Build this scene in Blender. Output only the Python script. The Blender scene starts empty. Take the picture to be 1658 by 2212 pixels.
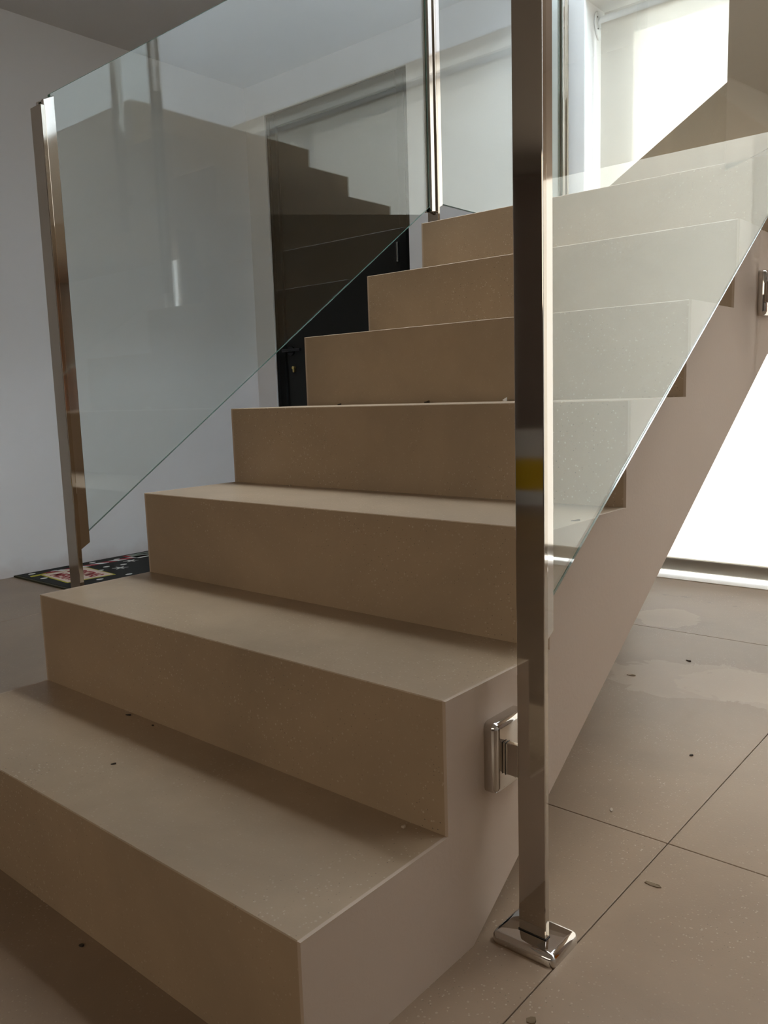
import bpy, bmesh, math, random
from mathutils import Matrix, Vector
random.seed(7)
S = bpy.context.scene
COL = S.collection

# ------------------------------------------------------------------ camera
# stair frame: X along the nosings (0 = open right side), Y up the stair, Z up (metres)
YAW, PITCH, ROLL = -0.708612484, -0.139069731, -0.0311289922
f = Vector((math.sin(YAW)*math.cos(PITCH), math.cos(YAW)*math.cos(PITCH), math.sin(PITCH)))
rt = Vector((math.cos(YAW), -math.sin(YAW), 0)); up = rt.cross(f)
r2 = math.cos(ROLL)*rt + math.sin(ROLL)*up; u2 = -math.sin(ROLL)*rt + math.cos(ROLL)*up
cam = bpy.data.cameras.new('camera'); co = bpy.data.objects.new('camera', cam); COL.objects.link(co)
M = Matrix.Identity(4)
for i in range(3):
    M[i][0] = r2[i]; M[i][1] = u2[i]; M[i][2] = -f[i]
M[0][3], M[1][3], M[2][3] = 0.590017, -0.533643, 0.739162
co.matrix_world = M
cam.sensor_fit = 'VERTICAL'; cam.sensor_height = 36; cam.lens = 1788.76390/2212*36
cam.clip_start = 0.02
S.camera = co

# ------------------------------------------------------------------ world, exposure
W = bpy.data.worlds.new('sky'); S.world = W; W.use_nodes = True
wn = W.node_tree.nodes; wl = W.node_tree.links
bg = wn['Background']
bg.inputs[0].default_value = (0.88, 0.94, 1.0, 1); bg.inputs[1].default_value = 9.5
sl = bpy.data.lights.new('sun', 'SUN'); sl.energy = 7.5; sl.angle = .009; sl.color = (1, .97, .93)
so = bpy.data.objects.new('sun', sl); COL.objects.link(so)
# high sun outside the window wall, shining towards the room
so.rotation_euler = Vector((-.30, -1.0, -.65)).to_track_quat('-Z', 'Y').to_euler(); so.location = (2, 8, 8)
# added fill light behind the camera; the front wall itself has no glazing
al = bpy.data.lights.new('front_fill', 'AREA'); al.shape = 'RECTANGLE'; al.size = 4.6; al.size_y = 1.3; al.energy = 31; al.color = (1, .88, .72)
ao = bpy.data.objects.new('front_fill', al); COL.objects.link(ao); ao.location = (.1, -4.55, 1.7); ao.rotation_euler = (math.radians(82), 0, 0); al.spread = math.radians(130)
# skylight over the stairwell
kl = bpy.data.lights.new('stairwell_skylight', 'AREA'); kl.shape = 'RECTANGLE'; kl.size = 3.4; kl.size_y = 1.3; kl.energy = 275; kl.color = (.82, .91, 1)
ko = bpy.data.objects.new('stairwell_skylight', kl); COL.objects.link(ko); ko.location = (.8, 1.83, 4.85)
S.view_settings.view_transform = 'Standard'; S.view_settings.look = 'None'
S.view_settings.exposure = 0.0; S.view_settings.gamma = 1.0
S.view_settings.use_curve_mapping = False
c = S.cycles
c.max_bounces = 14; c.diffuse_bounces = 7; c.glossy_bounces = 8; c.transmission_bounces = 14; c.transparent_max_bounces = 8
c.use_denoising = True; c.sample_clamp_indirect = 8.0; c.blur_glossy = 0.3
c.caustics_reflective = True; c.caustics_refractive = True

# ------------------------------------------------------------------ materials
def mat(name, color, rough=0.5, metal=0.0, **kw):
    m = bpy.data.materials.new(name); m.use_nodes = True
    b = m.node_tree.nodes['Principled BSDF']
    b.inputs['Base Color'].default_value = (*color, 1); b.inputs['Roughness'].default_value = rough
    b.inputs['Metallic'].default_value = metal
    for k, v in kw.items(): b.inputs[k.replace('_', ' ')].default_value = v
    return m
class NT:
    def __init__(s, m): s.t = m.node_tree; s.n = s.t.nodes; s.l = s.t.links
    def add(s, ty, **kw):
        n = s.n.new(ty)
        for k, v in kw.items(): setattr(n, k, v)
        return n
    def link(s, a, b): s.l.new(a, b)
    def coord(s, scale=1.0, obj=False):
        g = s.add('ShaderNodeNewGeometry'); return g.outputs['Position']
    def noise(s, scale, detail=3, rough=.5, vec=None, dist=0):
        n = s.add('ShaderNodeTexNoise'); n.inputs['Scale'].default_value = scale
        n.inputs['Detail'].default_value = detail; n.inputs['Roughness'].default_value = rough
        n.inputs['Distortion'].default_value = dist
        s.link(vec or s.coord(), n.inputs['Vector']); return n.outputs['Fac']
    def ramp(s, fac, stops):
        r = s.add('ShaderNodeValToRGB'); e = r.color_ramp.elements
        while len(e) < len(stops): e.new(.5)
        for el, (p, cc) in zip(e, stops):
            el.position = p; el.color = (*cc, 1) if len(cc) == 3 else cc
        s.link(fac, r.inputs['Fac']); return r.outputs['Color']
    def mix(s, fac, a, b, mode='MIX'):
        m = s.add('ShaderNodeMix', data_type='RGBA', blend_type=mode)
        if isinstance(fac, (int, float)): m.inputs[0].default_value = fac
        else: s.link(fac, m.inputs[0])
        for i, v in ((6, a), (7, b)):
            if isinstance(v, tuple): m.inputs[i].default_value = (*v, 1)
            else: s.link(v, m.inputs[i])
        return m.outputs[2]
    def math(s, op, a, b=0.0, cc=0.0):
        m = s.add('ShaderNodeMath', operation=op)
        for i, v in enumerate((a, b, cc)):
            if isinstance(v, (int, float)): m.inputs[i].default_value = v
            else: s.link(v, m.inputs[i])
        return m.outputs[0]
def sRGB(r, g, b):
    return tuple(((v/255+.055)/1.055)**2.4 if v > 10 else v/255/12.92 for v in (r, g, b))

def terrazzo(name, base, rough=.42, floor=False):
    m = mat(name, base, rough); T = NT(m); b = T.n['Principled BSDF']; P = T.coord()
    lo = tuple(v*.80 for v in base); hi = tuple(min(1, v*1.16) for v in base)
    col = T.ramp(T.noise(2.3, 5, .62, P, .4), [(.3, lo), (.52, base), (.72, hi)])
    col = T.mix(T.math('MULTIPLY', T.noise(40, 3, .6, P), .28), col, tuple(v*.8 for v in base))
    # light stone chips gathered in drifts
    drift = T.ramp(T.noise(4.2, 2, .5, P), [(.42, (0, 0, 0)), (.66, (1, 1, 1))])
    for sc, thr, cc, am in ((260, .30, (.62, .52, .40), .50), (150, .25, (.66, .56, .44), .36), (240, .22, (.07, .05, .035), .75), (190, .20, (.34, .16, .09), .45)):
        v = T.add('ShaderNodeTexVoronoi'); v.inputs['Scale'].default_value = sc; T.link(P, v.inputs['Vector'])
        sep = T.add('ShaderNodeSeparateColor'); T.link(v.outputs['Color'], sep.inputs[0])
        pick = T.math('LESS_THAN', sep.outputs[0], .11)
        small = T.math('LESS_THAN', v.outputs['Distance'], thr)
        k = T.math('MULTIPLY', pick, small)
        d = T.math('ADD', T.math('MULTIPLY', drift, .8), .2)
        k = T.math('MULTIPLY', T.math('MULTIPLY', k, d), am)
        col = T.mix(k, col, cc)
    if floor:
        # pale dried spill with its own edge, on the floor by the window
        sx = T.add('ShaderNodeSeparateXYZ'); T.link(P, sx.inputs[0])
        n1 = T.math('ADD', T.math('MULTIPLY', T.noise(3.4, 2, .5, P, .3), .62), T.math('MULTIPLY', T.noise(13, 5, .6, P, 1.2), .38))
        def blob(cx, cy, rx, ry, wob):
            dx = T.math('DIVIDE', T.math('SUBTRACT', sx.outputs[0], cx), rx)
            dy = T.math('DIVIDE', T.math('SUBTRACT', sx.outputs[1], cy), ry)
            r = T.math('ADD', T.math('MULTIPLY', dx, dx), T.math('MULTIPLY', dy, dy))
            r = T.math('ADD', r, T.math('MULTIPLY', T.math('SUBTRACT', n1, .5), wob))
            return T.ramp(r, [(.90, (1, 1, 1)), (.96, (0, 0, 0))])
        dirt = T.ramp(T.noise(5.5, 5, .7, P), [(.35, (0, 0, 0)), (.7, (1, 1, 1))])
        col = T.mix(T.math('MULTIPLY', dirt, .18), col, (.22, .15, .10))
        pale = (.38, .29, .20)
        for a in ((-.14, 1.50, .22, .14, 4.2), (.22, 1.50, .45, .14, 4.6), (-.42, 2.03, .09, .10, 6.0)):
            col = T.mix(T.math('MULTIPLY', blob(*a), .45), col, pale)
        dk = T.ramp(T.noise(23, 3, .6, P), [(.58, (0, 0, 0)), (.66, (1, 1, 1))])
        col = T.mix(T.math('MULTIPLY', T.math('MULTIPLY', blob(-.40, 2.33, .16, .06, 1.5), dk), .6), col, (.12, .09, .06))
    T.link(col, b.inputs['Base Color'])
    bm_ = T.add('ShaderNodeBump'); bm_.inputs['Strength'].default_value = .06; bm_.inputs['Distance'].default_value = .002
    T.link(T.noise(260, 2, .5, P), bm_.inputs['Height']); T.link(bm_.outputs[0], b.inputs['Normal'])
    return m
def paint(name, base, scuff=False, rough=.75):
    m = mat(name, base, rough); T = NT(m); b = T.n['Principled BSDF']; P = T.coord()
    lo = tuple(v*.95 for v in base)
    col = T.ramp(T.noise(1.7, 4, .6, P), [(.3, lo), (.7, base)])
    if scuff:
        sx = T.add('ShaderNodeSeparateXYZ'); T.link(P, sx.inputs[0])
        low = T.ramp(T.math('ADD', T.math('MULTIPLY', sx.outputs[2], 6.0), T.math('MULTIPLY', T.noise(7, 4, .6, P), .9)), [(.42, (1, 1, 1)), (.85, (0, 0, 0))])
        col = T.mix(T.math('MULTIPLY', low, .35), col, (.38, .27, .23))
    T.link(col, b.inputs['Base Color'])
    bm_ = T.add('ShaderNodeBump'); bm_.inputs['Strength'].default_value = .08; bm_.inputs['Distance'].default_value = .003
    T.link(T.noise(140, 3, .6, P), bm_.inputs['Height']); T.link(bm_.outputs[0], b.inputs['Normal'])
    return m
def fabric(name, refl, trans, tcol):
    m = bpy.data.materials.new(name); m.use_nodes = True; T = NT(m)
    T.n.remove(T.n['Principled BSDF']); out = T.n['Material Output']
    P = T.coord()
    wv = T.add('ShaderNodeTexWave'); wv.bands_direction = 'Z'; wv.inputs['Scale'].default_value = 220; wv.inputs['Distortion'].default_value = 1.5; wv.inputs['Detail'].default_value = 2
    T.link(P, wv.inputs['Vector'])
    c1 = T.mix(T.math('MULTIPLY', wv.outputs['Fac'], .06), tcol, tuple(v*.8 for v in tcol))
    d = T.add('ShaderNodeBsdfDiffuse'); d.inputs[0].default_value = (*refl, 1)
    t = T.add('ShaderNodeBsdfTranslucent'); T.link(c1, t.inputs[0])
    mx = T.add('ShaderNodeMixShader'); mx.inputs[0].default_value = trans
    T.link(d.outputs[0], mx.inputs[1]); T.link(t.outputs[0], mx.inputs[2]); T.link(mx.outputs[0], out.inputs[0])
    return m
def glassmat():
    m = bpy.data.materials.new('clear_glass'); m.use_nodes = True; T = NT(m)
    T.n.remove(T.n['Principled BSDF'])
    g = T.add('ShaderNodeBsdfGlass'); g.inputs['Color'].default_value = (.955, .985, .972, 1)
    g.inputs['Roughness'].default_value = 0; g.inputs['IOR'].default_value = 1.5
    T.link(g.outputs[0], T.n['Material Output'].inputs[0]); return m
def steel(name, rough, base=(.60, .57, .53)):
    m = mat(name, base, rough, 1.0); T = NT(m); b = T.n['Principled BSDF']
    T.link(T.ramp(T.noise(14, 4, .6), [(.3, (rough*.8,)*3), (.7, (rough*1.35,)*3)]), b.inputs['Roughness'])
    return m
BEIGE = (.328, .236, .148)
M_TER = terrazzo('beige_terrazzo', BEIGE)
M_FLOOR = terrazzo('floor_terrazzo', (.250, .173, .109), .33, floor=True)
M_JOINT = mat('grout', (.14, .10, .068), .9)
M_WALL = paint('white_paint', (.70, .70, .71), scuff=True)
M_STR = paint('stair_plaster', (.435, .335, .25), rough=.7)
M_CEIL = paint('ceiling_paint', (.70, .69, .68))
M_REV = mat('reveal_paint', (.82, .82, .82), .6)
M_STEEL = steel('polished_steel', .05)
M_BRUSH = steel('satin_steel', .045, (.50, .455, .395))
M_GLASS = glassmat()
M_GEDGE = mat('glass_edge_green', (.10, .24, .19), .08, 0, Transmission_Weight=.4)
M_BLACK = mat('black_door_lacquer', (.006, .0065, .006), .42, Specular_IOR_Level=.25)
M_BLACK2 = mat('black_door_frame', (.009, .010, .010), .7, Specular_IOR_Level=.08)
M_BRASS = mat('brass', (.75, .58, .22), .3, 1)
M_DARK = mat('dark_seam', (.01, .009, .008), .6)
M_PLAST = mat('white_plastic', (.78, .80, .80), .35)
M_ALU = mat('bottom_bar_aluminium', (.55, .52, .46), .4, .6)
M_BLIND = fabric('cream_blind_fabric', (.72, .69, .63), .5, (.80, .785, .755))
M_BLINDW = fabric('white_blind_fabric', (.76, .75, .73), .5, (.80, .79, .77))
M_RUG = mat('black_mat_pile', (.010, .011, .010), .95)
M_RUGE = mat('dark_olive_binding', (.035, .032, .012), .9)
M_RED = mat('mat_red', (.27, .012, .02), .9)
M_WHT = mat('mat_white', (.60, .60, .57), .9)
M_CREAM = mat('mat_cream', (.62, .48, .40), .9)
M_YEL = mat('mat_yellow', (.42, .38, .03), .9)
M_GREY = mat('mat_grey', (.22, .24, .21), .9)
M_WOOD = mat('honey_wood', (.85, .30, .04), .5)
M_GROUND = mat('outdoor_paving', (.46, .42, .36), .8)

# ------------------------------------------------------------------ helpers
def link(name, me, m=None, parent=None, loc=None):
    o = bpy.data.objects.new(name, me); COL.objects.link(o)
    if m is not None and me is not None: me.materials.append(m)
    if parent is not None: o.parent = parent
    if loc is not None: o.location = loc
    return o
def tag(o, label=None, cat=None, group=None, kind=None):
    for k, v in (('label', label), ('category', cat), ('group', group), ('kind', kind)):
        if v: o[k] = v
    return o
def empty(name, loc, label=None, cat=None, group=None):
    o = bpy.data.objects.new(name, None); COL.objects.link(o); o.location = loc; o.empty_display_size = .05
    return tag(o, label, cat, group)
def kid(name, me, m, parent):
    """mesh in world coordinates, parented to an Empty/mesh that only has a location"""
    o = link(name, me, m, parent)
    off = Vector((0, 0, 0)); p = parent
    while p is not None: off += p.location; p = p.parent
    o.location = -off
    return o
def addbox(bm, x0, x1, y0, y1, z0, z1, bev=0.0, seg=1):
    vs = [bm.verts.new((x, y, z)) for x in (x0, x1) for y in (y0, y1) for z in (z0, z1)]
    F = [(0, 1, 3, 2), (4, 6, 7, 5), (0, 4, 5, 1), (2, 3, 7, 6), (0, 2, 6, 4), (1, 5, 7, 3)]
    fs = [bm.faces.new([vs[i] for i in q]) for q in F]
    if bev:
        es = list({e for q in fs for e in q.edges})
        bmesh.ops.bevel(bm, geom=es, offset=bev, segments=seg, affect='EDGES', profile=.5)
def done(bm, name, smooth=False):
    bmesh.ops.recalc_face_normals(bm, faces=bm.faces[:])
    me = bpy.data.meshes.new(name); bm.to_mesh(me); bm.free()
    if smooth:
        me.shade_smooth(); me.set_sharp_from_angle(angle=math.radians(40)) if hasattr(me, 'set_sharp_from_angle') else None
    return me
def boxme(name, *a, bev=0.0, seg=1, smooth=False):
    bm = bmesh.new(); addbox(bm, *a, bev=bev, seg=seg); return done(bm, name, smooth)
def addprism(bm, pts, axis, a, b, bev=0.0):
    """pts: 2D polygon; axis: the extrusion axis ('x': pts=(y,z), 'y': (x,z), 'z': (x,y))"""
    def v(p, t):
        return {'x': (t, p[0], p[1]), 'y': (p[0], t, p[1]), 'z': (p[0], p[1], t)}[axis]
    A = [bm.verts.new(v(p, a)) for p in pts]; B = [bm.verts.new(v(p, b)) for p in pts]
    fs = [bm.faces.new(A), bm.faces.new(B[::-1])]
    n = len(pts)
    for i in range(n): fs.append(bm.faces.new((A[i], B[i], B[(i+1) % n], A[(i+1) % n])))
    if bev:
        es = list({e for q in fs for e in q.edges})
        bmesh.ops.bevel(bm, geom=es, offset=bev, segments=1, affect='EDGES')
def prism(name, pts, axis, a, b, bev=0.0):
    bm = bmesh.new(); addprism(bm, pts, axis, a, b, bev); return done(bm, name)
def addcyl(bm, c0, c1, r, seg=24, r1=None):
    c0 = Vector(c0); c1 = Vector(c1); d = (c1-c0); L = d.length
    q = Vector((0, 0, 1)).rotation_difference(d.normalized()).to_matrix().to_4x4()
    mtx = Matrix.Translation((c0+c1)/2) @ q
    bmesh.ops.create_cone(bm, cap_ends=True, segments=seg, radius1=r, radius2=r if r1 is None else r1, depth=L, matrix=mtx)
def struct(name, me, m): return tag(link(name, me, m), kind='structure')

# ------------------------------------------------------------------ numbers
T_, R_, Wd = 0.26064, 0.18, 1.0207       # tread, riser, stair width
XL = -Wd; YB = 2.59; XW = -2.985; ZC = 2.385; XR = 2.9; YF = -4.6
IX, IY = -0.12, 6*T_                      # inner corner of the turn

# ------------------------------------------------------------------ floor and tiles
struct('ground_outside', boxme('g', -6, 7, YB+.35, 14, -.12, -.02), M_GROUND)
fl = struct('floor', boxme('floor', XW-.2, XR+.2, YF-.2, YB+.35, -.10, -.0035), M_JOINT)
TS = 1.185; g = .0009
nx0 = math.floor((XW-.106)/TS); ny0 = math.floor((YF-.718)/TS)
for i in range(nx0, 4):
    for j in range(ny0, 4):
        x0 = max(XW, .106+i*TS+g); x1 = min(XR, .106+(i+1)*TS-g)
        sh = .5*TS if i < -1 else 0
        y0 = max(YF, .718+j*TS+g-sh); y1 = min(YB+.16, .718+(j+1)*TS-g-sh)
        if x1-x0 < .02 or y1-y0 < .02: continue
        link('floor_tile', boxme('tile', x0, x1, y0, y1, -.012, 0, bev=.0008), M_FLOOR, fl)

# ------------------------------------------------------------------ walls
DX0, DX1, DZ = -2.835, -1.882, 2.215      # door opening
WX0 = -1.005                              # window reveal, left side
WX1, UZ = 1.705, 2.222                     # right side and top of the opening
D = YB+.24
FXI, FZI = -.820, 2.168
bm = bmesh.new()
for b in ((XW-.2, DX0, YB, D, 0, ZC+.9), (DX0, DX1, YB, D, DZ, ZC+.9), (DX1, WX0, YB, D, 0, ZC+.9),
          (WX0, XR+.2, YB, D, UZ, ZC+.9), (WX1, XR+.2, YB, D, 0, UZ)):
    addbox(bm, *b)
struct('wall_back', done(bm, 'wall_back'), M_WALL)
struct('wall_left', boxme('wl', XW-.2, XW, YF-.2, D, -.1, ZC+.2), M_WALL)
struct('wall_front', boxme('wf', XW, XR, YF-.2, YF, -.1, ZC+.2), paint('taupe_wall_paint', (.36, .30, .27)))
bm = bmesh.new()
addbox(bm, XR, XR+.2, YF-.2, D, 0, ZC+1.2)
struct('wall_right', done(bm, 'wr'), M_WALL)
# ceiling, open above the stair; plain white stairwell going up
HX, HY = -1.12, 1.05
bm = bmesh.new()
addprism(bm, [(XW, YF), (XR, YF), (XR, HY), (HX, HY), (HX, YB), (XW, YB)], 'z', ZC, ZC+.25)
struct('ceiling', done(bm, 'ceiling'), M_CEIL)
bm = bmesh.new()
addbox(bm, HX-.1, HX, HY-.1, YB, ZC+.25, 4.9); addbox(bm, HX, XR, HY-.1, HY, ZC+.25, 4.9)
addbox(bm, HX-.1, XR+.2, YB, D, ZC+.9, 4.9); addbox(bm, XR, XR+.2, HY-.1, YB, ZC+1.2, 4.9); addbox(bm, HX-.1, XR+.2, HY-.1, D, 4.9, 5.0)
struct('wall_stairwell', done(bm, 'sw'), M_WALL)
# window reveal lining and frame behind the blinds
bm = bmesh.new()
addbox(bm, WX0-.003, WX0+.003, YB+.001, D, 0, UZ); addbox(bm, WX0, WX1, YB+.001, D, UZ-.003, UZ+.003); addbox(bm, WX1-.003, WX1+.003, YB+.001, D, 0, UZ)
struct('trim_1', done(bm, 'reveal'), M_REV)
wf = struct('window_1', None, None)
FY0, FY1 = YB+.165, YB+.225
bm = bmesh.new()
addbox(bm, WX0+.003, FXI, FY0, FY1, .02, UZ-.003)
kid('frame_side', done(bm, 'frame'), M_REV, wf)
kid('frame_head', boxme('frame', FXI, WX1-.004, FY0, FY1, FZI, UZ-.003), M_REV, wf)
kid('frame_sill', boxme('frame', FXI, WX1-.004, FY0, FY1, .0, .022), M_REV, wf)
kid('frame_side', boxme('frame', WX1-.03, WX1-.004, FY0, FY1, .022, FZI), M_REV, wf)
kid('frame_mullion', boxme('frame', .50, .545, FY0, FY1, .022, FZI), M_REV, wf)

struct('trim_2', boxme('sill', WX0, WX1, YB-.004, FY0-.002, .0002, .0016), mat('white_sill', (.85, .85, .83), .5))

# front door, black, set in the back wall
dr = struct('door_1', boxme('door_leaf', DX0+.07, DX1-.07, YB+.022, YB+.07, .01, DZ-.07, bev=.003), M_BLACK)
bm = bmesh.new()
for x0, x1, z0, z1 in ((DX0+.001, DX0+.07, 0, DZ-.001), (DX1-.07, DX1-.001, 0, DZ-.001), (DX0+.07, DX1-.07, DZ-.07, DZ-.001)):
    addbox(bm, x0, x1, YB+.008, YB+.10, z0, z1, bev=.003)
addbox(bm, DX0+.022, DX0+.030, YB+.004, YB+.0085, 0, DZ-.03); addbox(bm, DX1-.030, DX1-.022, YB+.004, YB+.0085, 0, DZ-.03)
link('door_frame', done(bm, 'door_frame'), M_BLACK2, dr)
bm = bmesh.new()
addcyl(bm, (-2.725, YB+.022, .995), (-2.725, YB-.035, .995), .009, 16); addcyl(bm, (-2.725, YB+.022, .995), (-2.725, YB+.012, .995), .025, 20)
addcyl(bm, (-2.735, YB-.035, .995), (-2.60, YB-.035, .995), .0085, 16)
link('door_handle', done(bm, 'handle', True), mat('black_handle', (.02, .02, .022), .25, .6), dr)
bm = bmesh.new()
addcyl(bm, (-2.708, YB+.023, .905), (-2.708, YB+.008, .905), .0085, 18); addbox(bm, -2.7125, -2.7035, YB+.008, YB+.022, .880, .905, bev=.002)
link('keyhole', done(bm, 'lock', True), M_BRASS, dr)
for z in (1.41, .35):
    bm = bmesh.new(); addcyl(bm, (DX1-.078, YB+.006, z-.045), (DX1-.078, YB+.006, z+.045), .007, 14)
    link('hinge', done(bm, 'hinge', True), mat('hinge_steel', (.10, .10, .10), .3, 1), dr)
# honey coloured wooden door on the right wall, met only in reflections
d2 = struct('door_2', boxme('d2', XR-.05, XR-.005, 1.75, 2.50, .0, 1.62, bev=.004), M_WOOD)

# ------------------------------------------------------------------ the stair
st = empty('staircase', (0, 0, 0), 'beige terrazzo staircase with seven straight steps turning right by the window', 'staircase')
SK = .005; TT = .02
def soff(y): return .655*y-.205
ZL = soff(1.60)                           # flat soffit under the turn
# upper profile of flight one (y, z)
def profile(inset):
    p = []
    for k in range(1, 8):
        y = (k-1)*T_
        p += [(y+inset, (k-1)*R_-(inset if k > 1 else 0)), (y+inset, k*R_-inset)]
    return p
def flight1(inset, x0, x1, bm):
    p = profile(inset) + [(1.60, 7*R_-inset), (1.60, ZL), (.313, 0)]
    addprism(bm, p, 'x', x0, x1)
bm = bmesh.new()
flight1(TT, XL+SK, -SK, bm)
flight1(0, -SK, 0, bm); flight1(0, XL, XL+SK, bm)
# block under the turn, closed side skins
addbox(bm, XL, 0, 1.60, YB-.002, ZL, 7*R_-TT)
addbox(bm, XL, XL+SK, 1.60, YB-.002, 7*R_-TT, 7*R_)
# second flight body: steps 9..11 rise to the right along the back wall to a long landing
XE = IX+2*T_; SF = 1.587
def s2(x): return 1.20+.69*(x-IX)
def up_prof(ins):
    p = [(IX+ins, 8*R_-ins), (IX+ins, 9*R_-ins), (IX+T_+ins, 9*R_-ins), (IX+T_+ins, 10*R_-ins), (XE+ins, 10*R_-ins), (XE+ins, 11*R_-ins), (XR-.002, 11*R_-ins),
         (XR-.002, SF), (IX+(SF-1.20)/.69, SF), (0, s2(0)), (0, ZL if ins == 0 else 7*R_-TT)]
    return p + ([(0, ZL+.001), (IX, ZL+.001)] if False else [(IX+ins, 7*R_-TT)])
def upp(ins): return [q for q in up_prof(ins)]
addprism(bm, upp(TT), 'y', IY+SK, YB-.002)
pf = [q for q in up_prof(0) if q != (0, ZL)]
addprism(bm, pf, 'y', IY, IY+SK)
kid('stair_body', done(bm, 'stair_body'), M_STR, st)
NB = .0013
def riser_pts(y, zb, zt): return [(y, zb), (y, zt-NB), (y+TT, zt-TT), (y+TT, zb)]
def tread_pts(y, ye, zt): return [(y, zt-NB), (y+NB, zt), (ye, zt), (ye, zt-TT), (y+TT, zt-TT)]
for k in range(1, 7):
    y = (k-1)*T_
    kid('riser', prism('riser', riser_pts(y, (k-1)*R_, k*R_), 'x', XL+SK, -SK), M_TER, st)
    kid('tread', prism('tread', tread_pts(y, y+T_, k*R_), 'x', XL+SK, -SK), M_TER, st)
kid('riser', prism('riser', riser_pts(IY, 6*R_, 7*R_), 'x', XL+SK, -SK), M_TER, st)
# seventh tread: the whole turn up to the winder
kid('tread', prism('tread', tread_pts(IY, YB-.002, 7*R_), 'x', XL+SK, -SK), M_TER, st)
# eighth step: winder with a diagonal riser from the inner to the outer corner
o = Vector((XL+SK, YB-.002)); i_ = Vector((IX, IY)); dd = (o-i_).normalized(); nn = Vector((-dd.y, dd.x))
nn = nn if nn.x > 0 else -nn
kid('riser', prism('riser', [tuple(i_), tuple(o), tuple(o+nn*TT), tuple(i_+nn*TT)], 'z', 7*R_, 8*R_-TT), M_TER, st)
kid('tread', prism('tread', [tuple(i_), (IX+.0005, IY+SK), (IX+TT, IY+SK+.001), (IX+TT, YB-.002), tuple(o)], 'z', 8*R_-TT, 8*R_), M_TER, st)
kid('step_core', prism('core', [(IX, IY+TT*1.4), (IX, YB-.003), (XL+.05, YB-.003)], 'z', 7*R_, 8*R_-TT), M_STR, st)
for k in range(9, 12):
    x = IX+(k-9)*T_; xe = x+T_ if k < 11 else XR-.002
    kid('riser', prism('riser', riser_pts(x, (k-1)*R_, k*R_), 'y', IY+SK, YB-.002), M_TER, st)
    kid('tread', prism('tread', tread_pts(x, xe, k*R_), 'y', IY+SK, YB-.002), M_TER, st)

# ------------------------------------------------------------------ balustrade
SL = .6845
def pane_poly(y0, y1, zb0, slope, h, th, xc, name, label, lab_loc, group=None):
    """glass pane in a plane x = xc; faces on the rim get the green edge material"""
    bm = bmesh.new()
    pts = [(y0, zb0), (y1, zb0+slope*(y1-y0)), (y1, zb0+slope*(y1-y0)+h), (y0, zb0+h)]
    addprism(bm, pts, 'x', xc-th/2, xc+th/2, bev=.0008)
    bmesh.ops.recalc_face_normals(bm, faces=bm.faces[:])
    me = bpy.data.meshes.new('pane'); bm.to_mesh(me); bm.free()
    me.materials.append(M_GLASS); me.materials.append(M_GEDGE)
    for p in me.polygons: p.material_index = 0 if abs(p.normal.x) > .9 else 1
    e = empty(name, lab_loc, label, 'glass panel', 'glass panels of the balustrade')
    o = link('glass_pane', me, None, e); o.location = -Vector(lab_loc)
    return e
GH = .90
gl = [
    (.390, 1.652, .4625, SL, -1.057, 'sloping glass panel along the left edge of the stair, in front of the black door', 'stair glass panels'),
    (1.694, 2.482, 1.345, 0, -1.057, 'glass panel at the left of the landing before the white window wall', None),
    (.395, 1.432, .4600, SL, .062, 'sloping glass panel on the right side of the stair reflecting the pale blind', None)]
for y0, y1, zb, s, xc, lab, grp in gl:
    pane_poly(y0, y1, zb, s, GH, .010, xc, 'glass_panel', lab, (xc, y0+.02, zb))
# posts: flat bar, clamping channels, wall bracket, floor plate
def plate_me(x0, x1, y0, y1, z0, z1, r):
    return boxme('plate', x0, x1, y0, y1, z0, z1, bev=r, seg=5, smooth=True)
def post(xc, yb, ztop, zbot, side, label, chan, bracket_z, foot=False, wallx=0.0, py=0.0):
    """flat bar 40 x 9 mm whose front face is at y = yb; chan: list of (dir, zlow, ztop, zlow_slope)"""
    p = empty('railing_post', (xc, yb, zbot), label, 'railing post', 'steel posts of the balustrade')
    kid('bar', boxme('bar', xc-.0205, xc+.0205, yb, yb+.010, zbot, ztop, bev=.0012, seg=2), M_BRUSH, p)
    for d, zl, zt, cut in chan:
        ya = yb+.010 if d > 0 else yb-.024; yc = ya+.024
        bm = bmesh.new()
        for sx in (-1, 1):
            xa = xc+sx*.0062; xb = xc+sx*.0150
            pts = [(ya, zl), (yc, zl), (yc, zt), (ya, zt)]
            if d > 0: pts = [(ya, zl), (yc, zl+.014), (yc, zt+.012), (ya, zt)]
            else: pts = [(ya, zl-.004), (yc, zl), (yc, zt), (ya, zt)]
            addprism(bm, pts, 'x', min(xa, xb), max(xa, xb), bev=.001)
        kid('glass_channel', done(bm, 'channel'), M_STEEL, p)
    # bracket to the stair side
    bz = bracket_z; s = 1 if xc > wallx else -1
    br = kid('wall_bracket', boxme('arm', *(sorted((wallx+s*.019, xc-s*.020))), yb, yb+.010, bz-.026, bz+.018, bev=.001), M_BRUSH, p)
    pl = plate_me(*(sorted((wallx-s*.010, wallx+s*.020))), yb-.017+py, yb+.066+py, bz-.053, bz+.047, .0095)
    o = link('bracket_plate', pl, M_STEEL, br)
    sm = boxme('seam', *(sorted((wallx+s*.0225, wallx+s*.0232))), yb-.0006, yb+.0106, bz-.0266, bz+.0186)
    o = link('seam', sm, M_DARK, br)
    if foot:
        pf = kid('floor_plate', plate_me(xc-.050, xc+.046, yb-.026, yb+.047, -.011, .0165, .0095), M_STEEL, p)
        link('seam', boxme('seam', xc-.0212, xc+.0212, yb-.0008, yb+.0108, .0172, .0178), M_DARK, pf)
    return p
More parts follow.
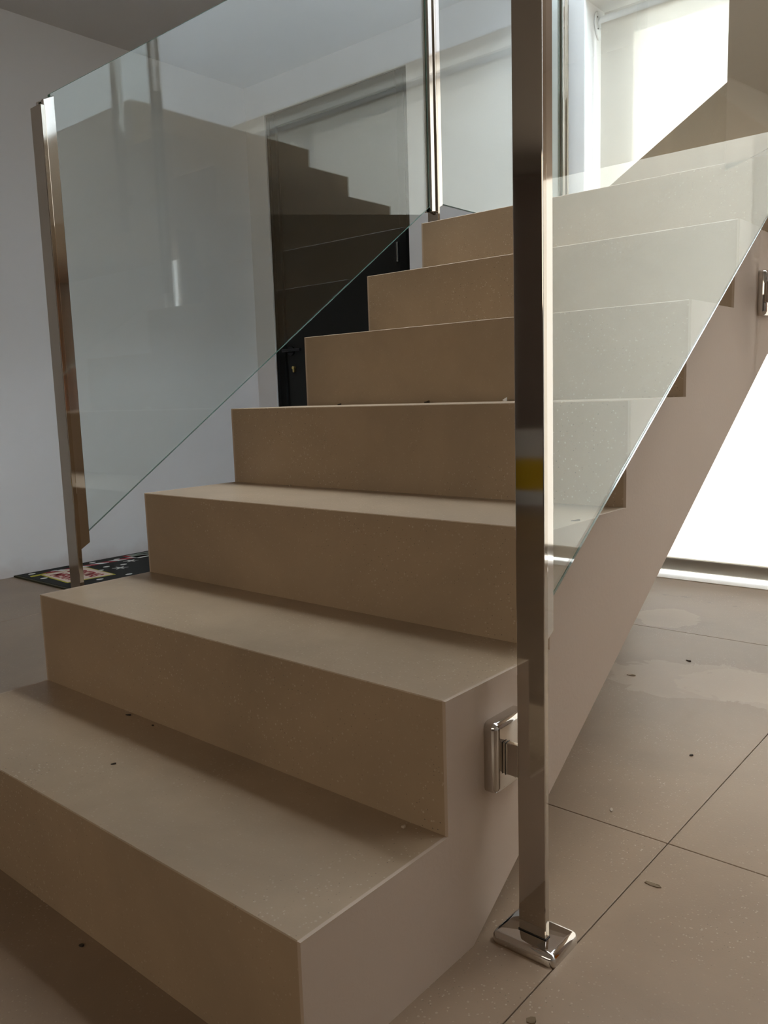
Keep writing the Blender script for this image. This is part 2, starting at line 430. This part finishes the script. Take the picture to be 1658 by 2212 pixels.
post(.062, .361, 1.335, .0, 1, 'tall satin steel railing post in front, standing on a square floor plate', [(1, .418, 1.345, 1)], .259, foot=True)
post(-1.057, .359, 1.333, .0, -1, 'steel railing post at the lower left, beside the doormat', [(1, .432, 1.345, 1)], .259, foot=True, wallx=XL)
post(-1.057, 1.673, 2.262, .95, -1, 'narrow steel railing post between the two left glass panels', [(-1, 1.315, 2.25, 0), (1, 1.325, 2.255, 0)], 1.06, wallx=XL)
post(-1.057, 2.515, 2.262, .95, -1, 'far steel railing post next to the white wall by the window', [(-1, 1.34, 2.25, 0)], 1.06, wallx=XL)
post(.062, 1.450, 2.262, .82, 1, 'steel post bracketed to the stair side at the right edge of the picture', [(-1, 1.16, 2.1, 0)], .945, py=.027)
kid('strip_blocker', boxme('blocker', .030, .040, 1.485, 1.600, 1.10, 1.40, bev=.001), M_STEEL, bpy.data.objects['railing_post.004'])  # added unseen block, hides a stray bright strip mirrored in the left glass

# guard of the second flight: one post and its pane, just outside the frame, mirrored in the left glass
p6 = empty('railing_post', (.435, 1.52, 1.5), 'steel guard post on the upper flight, seen only mirrored in the left glass', 'railing post', 'steel posts of the balustrade')
kid('bar', boxme('bar', .430, .440, 1.497, 1.538, 1.45, 2.86, bev=.001), M_BRUSH, p6)
kid('wall_bracket', boxme('arm', .430, .440, 1.537, 1.561, 1.56, 1.60, bev=.001), M_BRUSH, p6)
kid('glass_channel', boxme('channel', .406, .430, 1.504, 1.531, 1.72, 2.84, bev=.001), M_STEEL, p6)

# ------------------------------------------------------------------ roller blinds
def blind(x0, x1, y, ztop, zbot, fab, label, tube_r=.024, bar=True):
    e = empty('roller_blind', (x0, y, zbot), label, 'blind', None)
    bm = bmesh.new(); addbox(bm, x0+.028, x1-.028, y, y+.0012, zbot, ztop)
    kid('blind_fabric', done(bm, 'fabric'), fab, e)
    bm = bmesh.new(); addcyl(bm, (x0+.022, y+tube_r-.002, ztop), (x1-.022, y+tube_r-.002, ztop), tube_r, 32)
    kid('roller_tube', done(bm, 'tube', True), M_PLAST, e)
    for s, xx in ((-1, x0+.004), (1, x1-.012)):
        bm = bmesh.new()
        yy = y+tube_r-.002
        pts = [(yy+.055, ztop+.045), (yy-.012, ztop+.045), (yy-.030, ztop+.032), (yy-.036, ztop-.002), (yy-.026, ztop-.035), (yy-.004, ztop-.060), (yy+.004, ztop-.060), (yy+.030, ztop-.030), (yy+.055, ztop-.02)]
        addprism(bm, pts, 'x', xx, xx+.008, bev=.002)
        xa = xx+.004
        addcyl(bm, (xa, yy, ztop), (xa+(.022 if s < 0 else -.022), yy, ztop), .016, 20)
        b = kid('bracket', done(bm, 'bracket', True), M_PLAST, e)
        for dz, dy in ((.020, -.020), (-.022, -.016)):
            bm = bmesh.new(); addcyl(bm, (xx-.001, yy+dy, ztop+dz), (xx+.0095, yy+dy, ztop+dz), .0028, 10)
            link('screw', done(bm, 'screw'), M_DARK, b)
    if bar:
        bm = bmesh.new(); addbox(bm, x0+.026, x1-.026, y-.012, y+.014, zbot-.050, zbot+.004, bev=.009, seg=3)
        kid('bottom_rail', done(bm, 'rail', True), M_ALU, e)
    return e
blind(WX0+.0, 1.703, YB+.085, 2.158, .064, M_BLIND, 'wide cream roller blind glowing behind the stair, hanging almost to the floor')

# ------------------------------------------------------------------ doormat
dm = empty('doormat', (-2.74, 1.5, 0), 'black doormat with red and white festive pattern against the left wall', 'doormat')
MX0, MX1, MY0, MY1 = -2.978, -2.50, 1.128, 2.02
kid('mat_base', boxme('mat', MX0, MX1, MY0, MY1, .0002, .0075, bev=.002), M_RUG, dm)
bm = bmesh.new()
addbox(bm, MX0, MX1, MY0-.012, MY0, .0002, .0070)
kid('binding', done(bm, 'binding'), M_RUGE, dm)
ZM = .0075
def flat(name, pts, m, dz=.0008): kid(name, prism(name, pts, 'z', ZM-.001, ZM+dz), m, dm)
sg = [(-2.890, 1.188), (-2.870, 1.400), (-2.600, 1.385), (-2.622, 1.172)]
cx = sum(p[0] for p in sg)/4; cy = sum(p[1] for p in sg)/4
def shr(k): return [(cx+(p[0]-cx)*k, cy+(p[1]-cy)*k) for p in sg]
flat('sign_border', sg, M_YEL); flat('sign_panel', shr(.93), M_CREAM, .0014)
for j, (txt, yy, w) in enumerate((('CHRISTMAS', 1.292, .212), ('MERRY', 1.205, .175))):
    cu = bpy.data.curves.new('t', 'FONT'); cu.body = txt; cu.size = .092; cu.align_x = 'CENTER'; cu.extrude = .0006; cu.offset = .001
    ob = bpy.data.objects.new('t', cu); COL.objects.link(ob); bpy.context.view_layer.update()
    me = bpy.data.meshes.new_from_object(ob); bpy.data.objects.remove(ob)
    xs = [v.co.x for v in me.vertices]; k = w/(max(xs)-min(xs))
    for v in me.vertices: v.co = Vector((v.co.x*k+cx, v.co.y+yy, v.co.z+ZM+.0016))
    me.materials.clear(); kid('lettering', me, M_RED, dm)
def rope(y0, n, xa, skew):
    for q in range(n):
        a = y0+q*.045
        flat('candy_stripe', [(xa-.022+.0*q, a), (xa+.016, a+skew), (xa+.016, a+skew+.043), (xa-.022, a+.043)], M_RED if q % 2 == 0 else M_WHT)
        xa += .0015
rope(1.215, 11, -2.893, .035)
flat('candy_tip', [(-2.90, 1.15), (-2.875, 1.145), (-2.872, 1.215), (-2.90, 1.222)], M_YEL)
def ell(name, x, y, rx, ry, m): flat(name, [(x+rx*math.cos(a*math.pi/5), y+ry*math.sin(a*math.pi/5)) for a in range(10)], m)
for x, y in ((-2.940, 1.180), (-2.803, 1.164), (-2.915, 1.270), (-2.940, 1.474), (-2.790, 1.455), (-2.738, 1.394), (-2.910, 1.583), (-2.768, 1.530), (-2.568, 1.290), (-2.553, 1.42), (-2.60, 1.62)):
    ell('snow_dot', x, y, .011, .016, M_WHT)
def star(x, y, r):
    pts = [(x+(r if a % 2 == 0 else r*.28)*math.cos(a*math.pi/6), y+(r if a % 2 == 0 else r*.28)*math.sin(a*math.pi/6)) for a in range(12)]
    flat('snowflake', pts, M_WHT)
star(-2.817, 1.600, .036); star(-2.712, 1.477, .036)
flat('grey_patch', [(-2.955, 1.66), (-2.86, 1.66), (-2.85, 1.86), (-2.955, 1.86)], M_GREY)
flat('grey_patch_trim', [(-2.957, 1.642), (-2.90, 1.642), (-2.90, 1.66), (-2.957, 1.66)], M_RED)
flat('grey_patch_trim', [(-2.94, 1.70), (-2.92, 1.70), (-2.90, 1.80), (-2.92, 1.80)], M_WHT)
flat('grey_patch_trim', [(-2.86, 1.66), (-2.845, 1.66), (-2.835, 1.86), (-2.85, 1.86)], M_WHT)

# ------------------------------------------------------------------ crumbs and scraps
def scrap(name, x, y, z, L, w, h, rot, m, label, cat='debris', group=None):
    bm = bmesh.new()
    n = 7; P0 = []
    for a in range(n):
        an = a*2*math.pi/n; r = random.uniform(.75, 1.1)
        P0.append((L/2*r*math.cos(an), w/2*r*math.sin(an)))
    addprism(bm, P0, 'z', 0, h)
    for v in bm.verts: v.co.z += (.4*h*math.sin(v.co.x*300)) * (1 if v.co.z > 0 else 0)
    me = done(bm, name); o = link(name, me, m, None, (x, y, z)); o.rotation_euler = (0, 0, rot)
    return tag(o, label, cat, group or {'crumb': 'dark and pale crumbs on the stair and floor', 'dry_leaf': 'leaf scraps on the floor', 'chip': 'pale flakes on the stair and floor'}.get(name))
MD = mat('dark_crumb', (.030, .022, .014), .9); MB = mat('beige_flake', (.42, .34, .25), .8); MP = mat('paper_scrap', (.75, .72, .68), .8); ML = mat('brown_leaf', (.14, .095, .05), .9)
scrap('crumb', -.707, .250, R_, .014, .004, .002, .3, MD, 'dark sliver lying at the back of the lowest tread', group=None)
scrap('crumb', -.545, .119, R_, .010, .003, .0018, .9, MD, 'dark sliver in the middle of the lowest tread')
scrap('crumb', -.628, .248, R_, .006, .003, .0018, .1, MD, 'tiny dark crumb on the lowest tread, close to the riser')
scrap('paper_scrap', -.386, 1.020, 4*R_, .013, .010, .006, .4, MP, 'white scrap of paper at the back of the fourth tread', 'scrap')
scrap('crumb', -.880, 1.020, 4*R_, .014, .005, .003, .1, MD, 'small dark crumb on the fourth tread, towards its left end')
scrap('crumb', -.602, 1.025, 4*R_, .018, .006, .004, .0, MD, 'small dark crumb in the middle of the fourth tread')
scrap('crumb', -.012, .612, 3*R_, .016, .003, .0015, .9, MD, 'thin dark sliver on the third tread behind the glass')
scrap('chip', -.061, .245, R_, .006, .005, .003, .2, MB, 'pale plaster chip at the back right corner of the lowest tread')
scrap('crumb', -.810, .770, 3*R_, .006, .005, .003, .2, MB, 'pale crumb at the back of the third tread')
scrap('dry_leaf', .134, .592, 0, .026, .009, .0015, .0, ML, 'small brown leaf scrap on the floor to the right of the post', 'leaf')
scrap('dry_leaf', .131, .242, 0, .013, .012, .002, .5, ML, 'round brown leaf scrap on the floor at the bottom edge', 'leaf')
scrap('crumb', -.426, -.019, 0, .009, .006, .002, .5, MD, 'dark crumb on the floor in front of the stair')
scrap('crumb', -.204, 1.645, 0, .020, .006, .002, -.3, MD, 'dark splinter on the pale floor stain')
scrap('crumb', .016, 1.066, 0, .008, .006, .002, .3, MD, 'dark crumb on the reddish floor tile right of the stair')
scrap('chip', -.283, 1.450, 0, .024, .009, .002, .2, MB, 'pale flake on the floor stain beside the stair')
scrap('chip', -.014, .765, 0, .006, .014, .002, .5, MB, 'pale flake on the floor near the tile joint')

# ------------------------------------------------------------------ paint tubs behind the camera, mirrored in the post
def tub(x, y, z, s, label, lidm):
    e = empty('paint_tub', (x, y, z), label, 'bucket')
    bm = bmesh.new(); addcyl(bm, (x, y, z), (x, y, z+.36*s), .145*s, 36, .16*s)
    kid('tub_body', done(bm, 'tub', True), M_PLAST, e)
    bm = bmesh.new(); addcyl(bm, (x, y, z+.08*s), (x, y, z+.25*s), .1525*s, 36, .1605*s)
    kid('tub_label', done(bm, 'band', True), mat('yellow_label', (.75, .50, .01), .5), e)
    bm = bmesh.new(); addcyl(bm, (x, y, z+.36*s), (x, y, z+.385*s), .168*s, 36)
    kid('tub_lid', done(bm, 'lid', True), lidm, e)
tub(-2.22, -3.62, 0, 1.25, 'white tub with a yellow label behind the camera', M_PLAST)
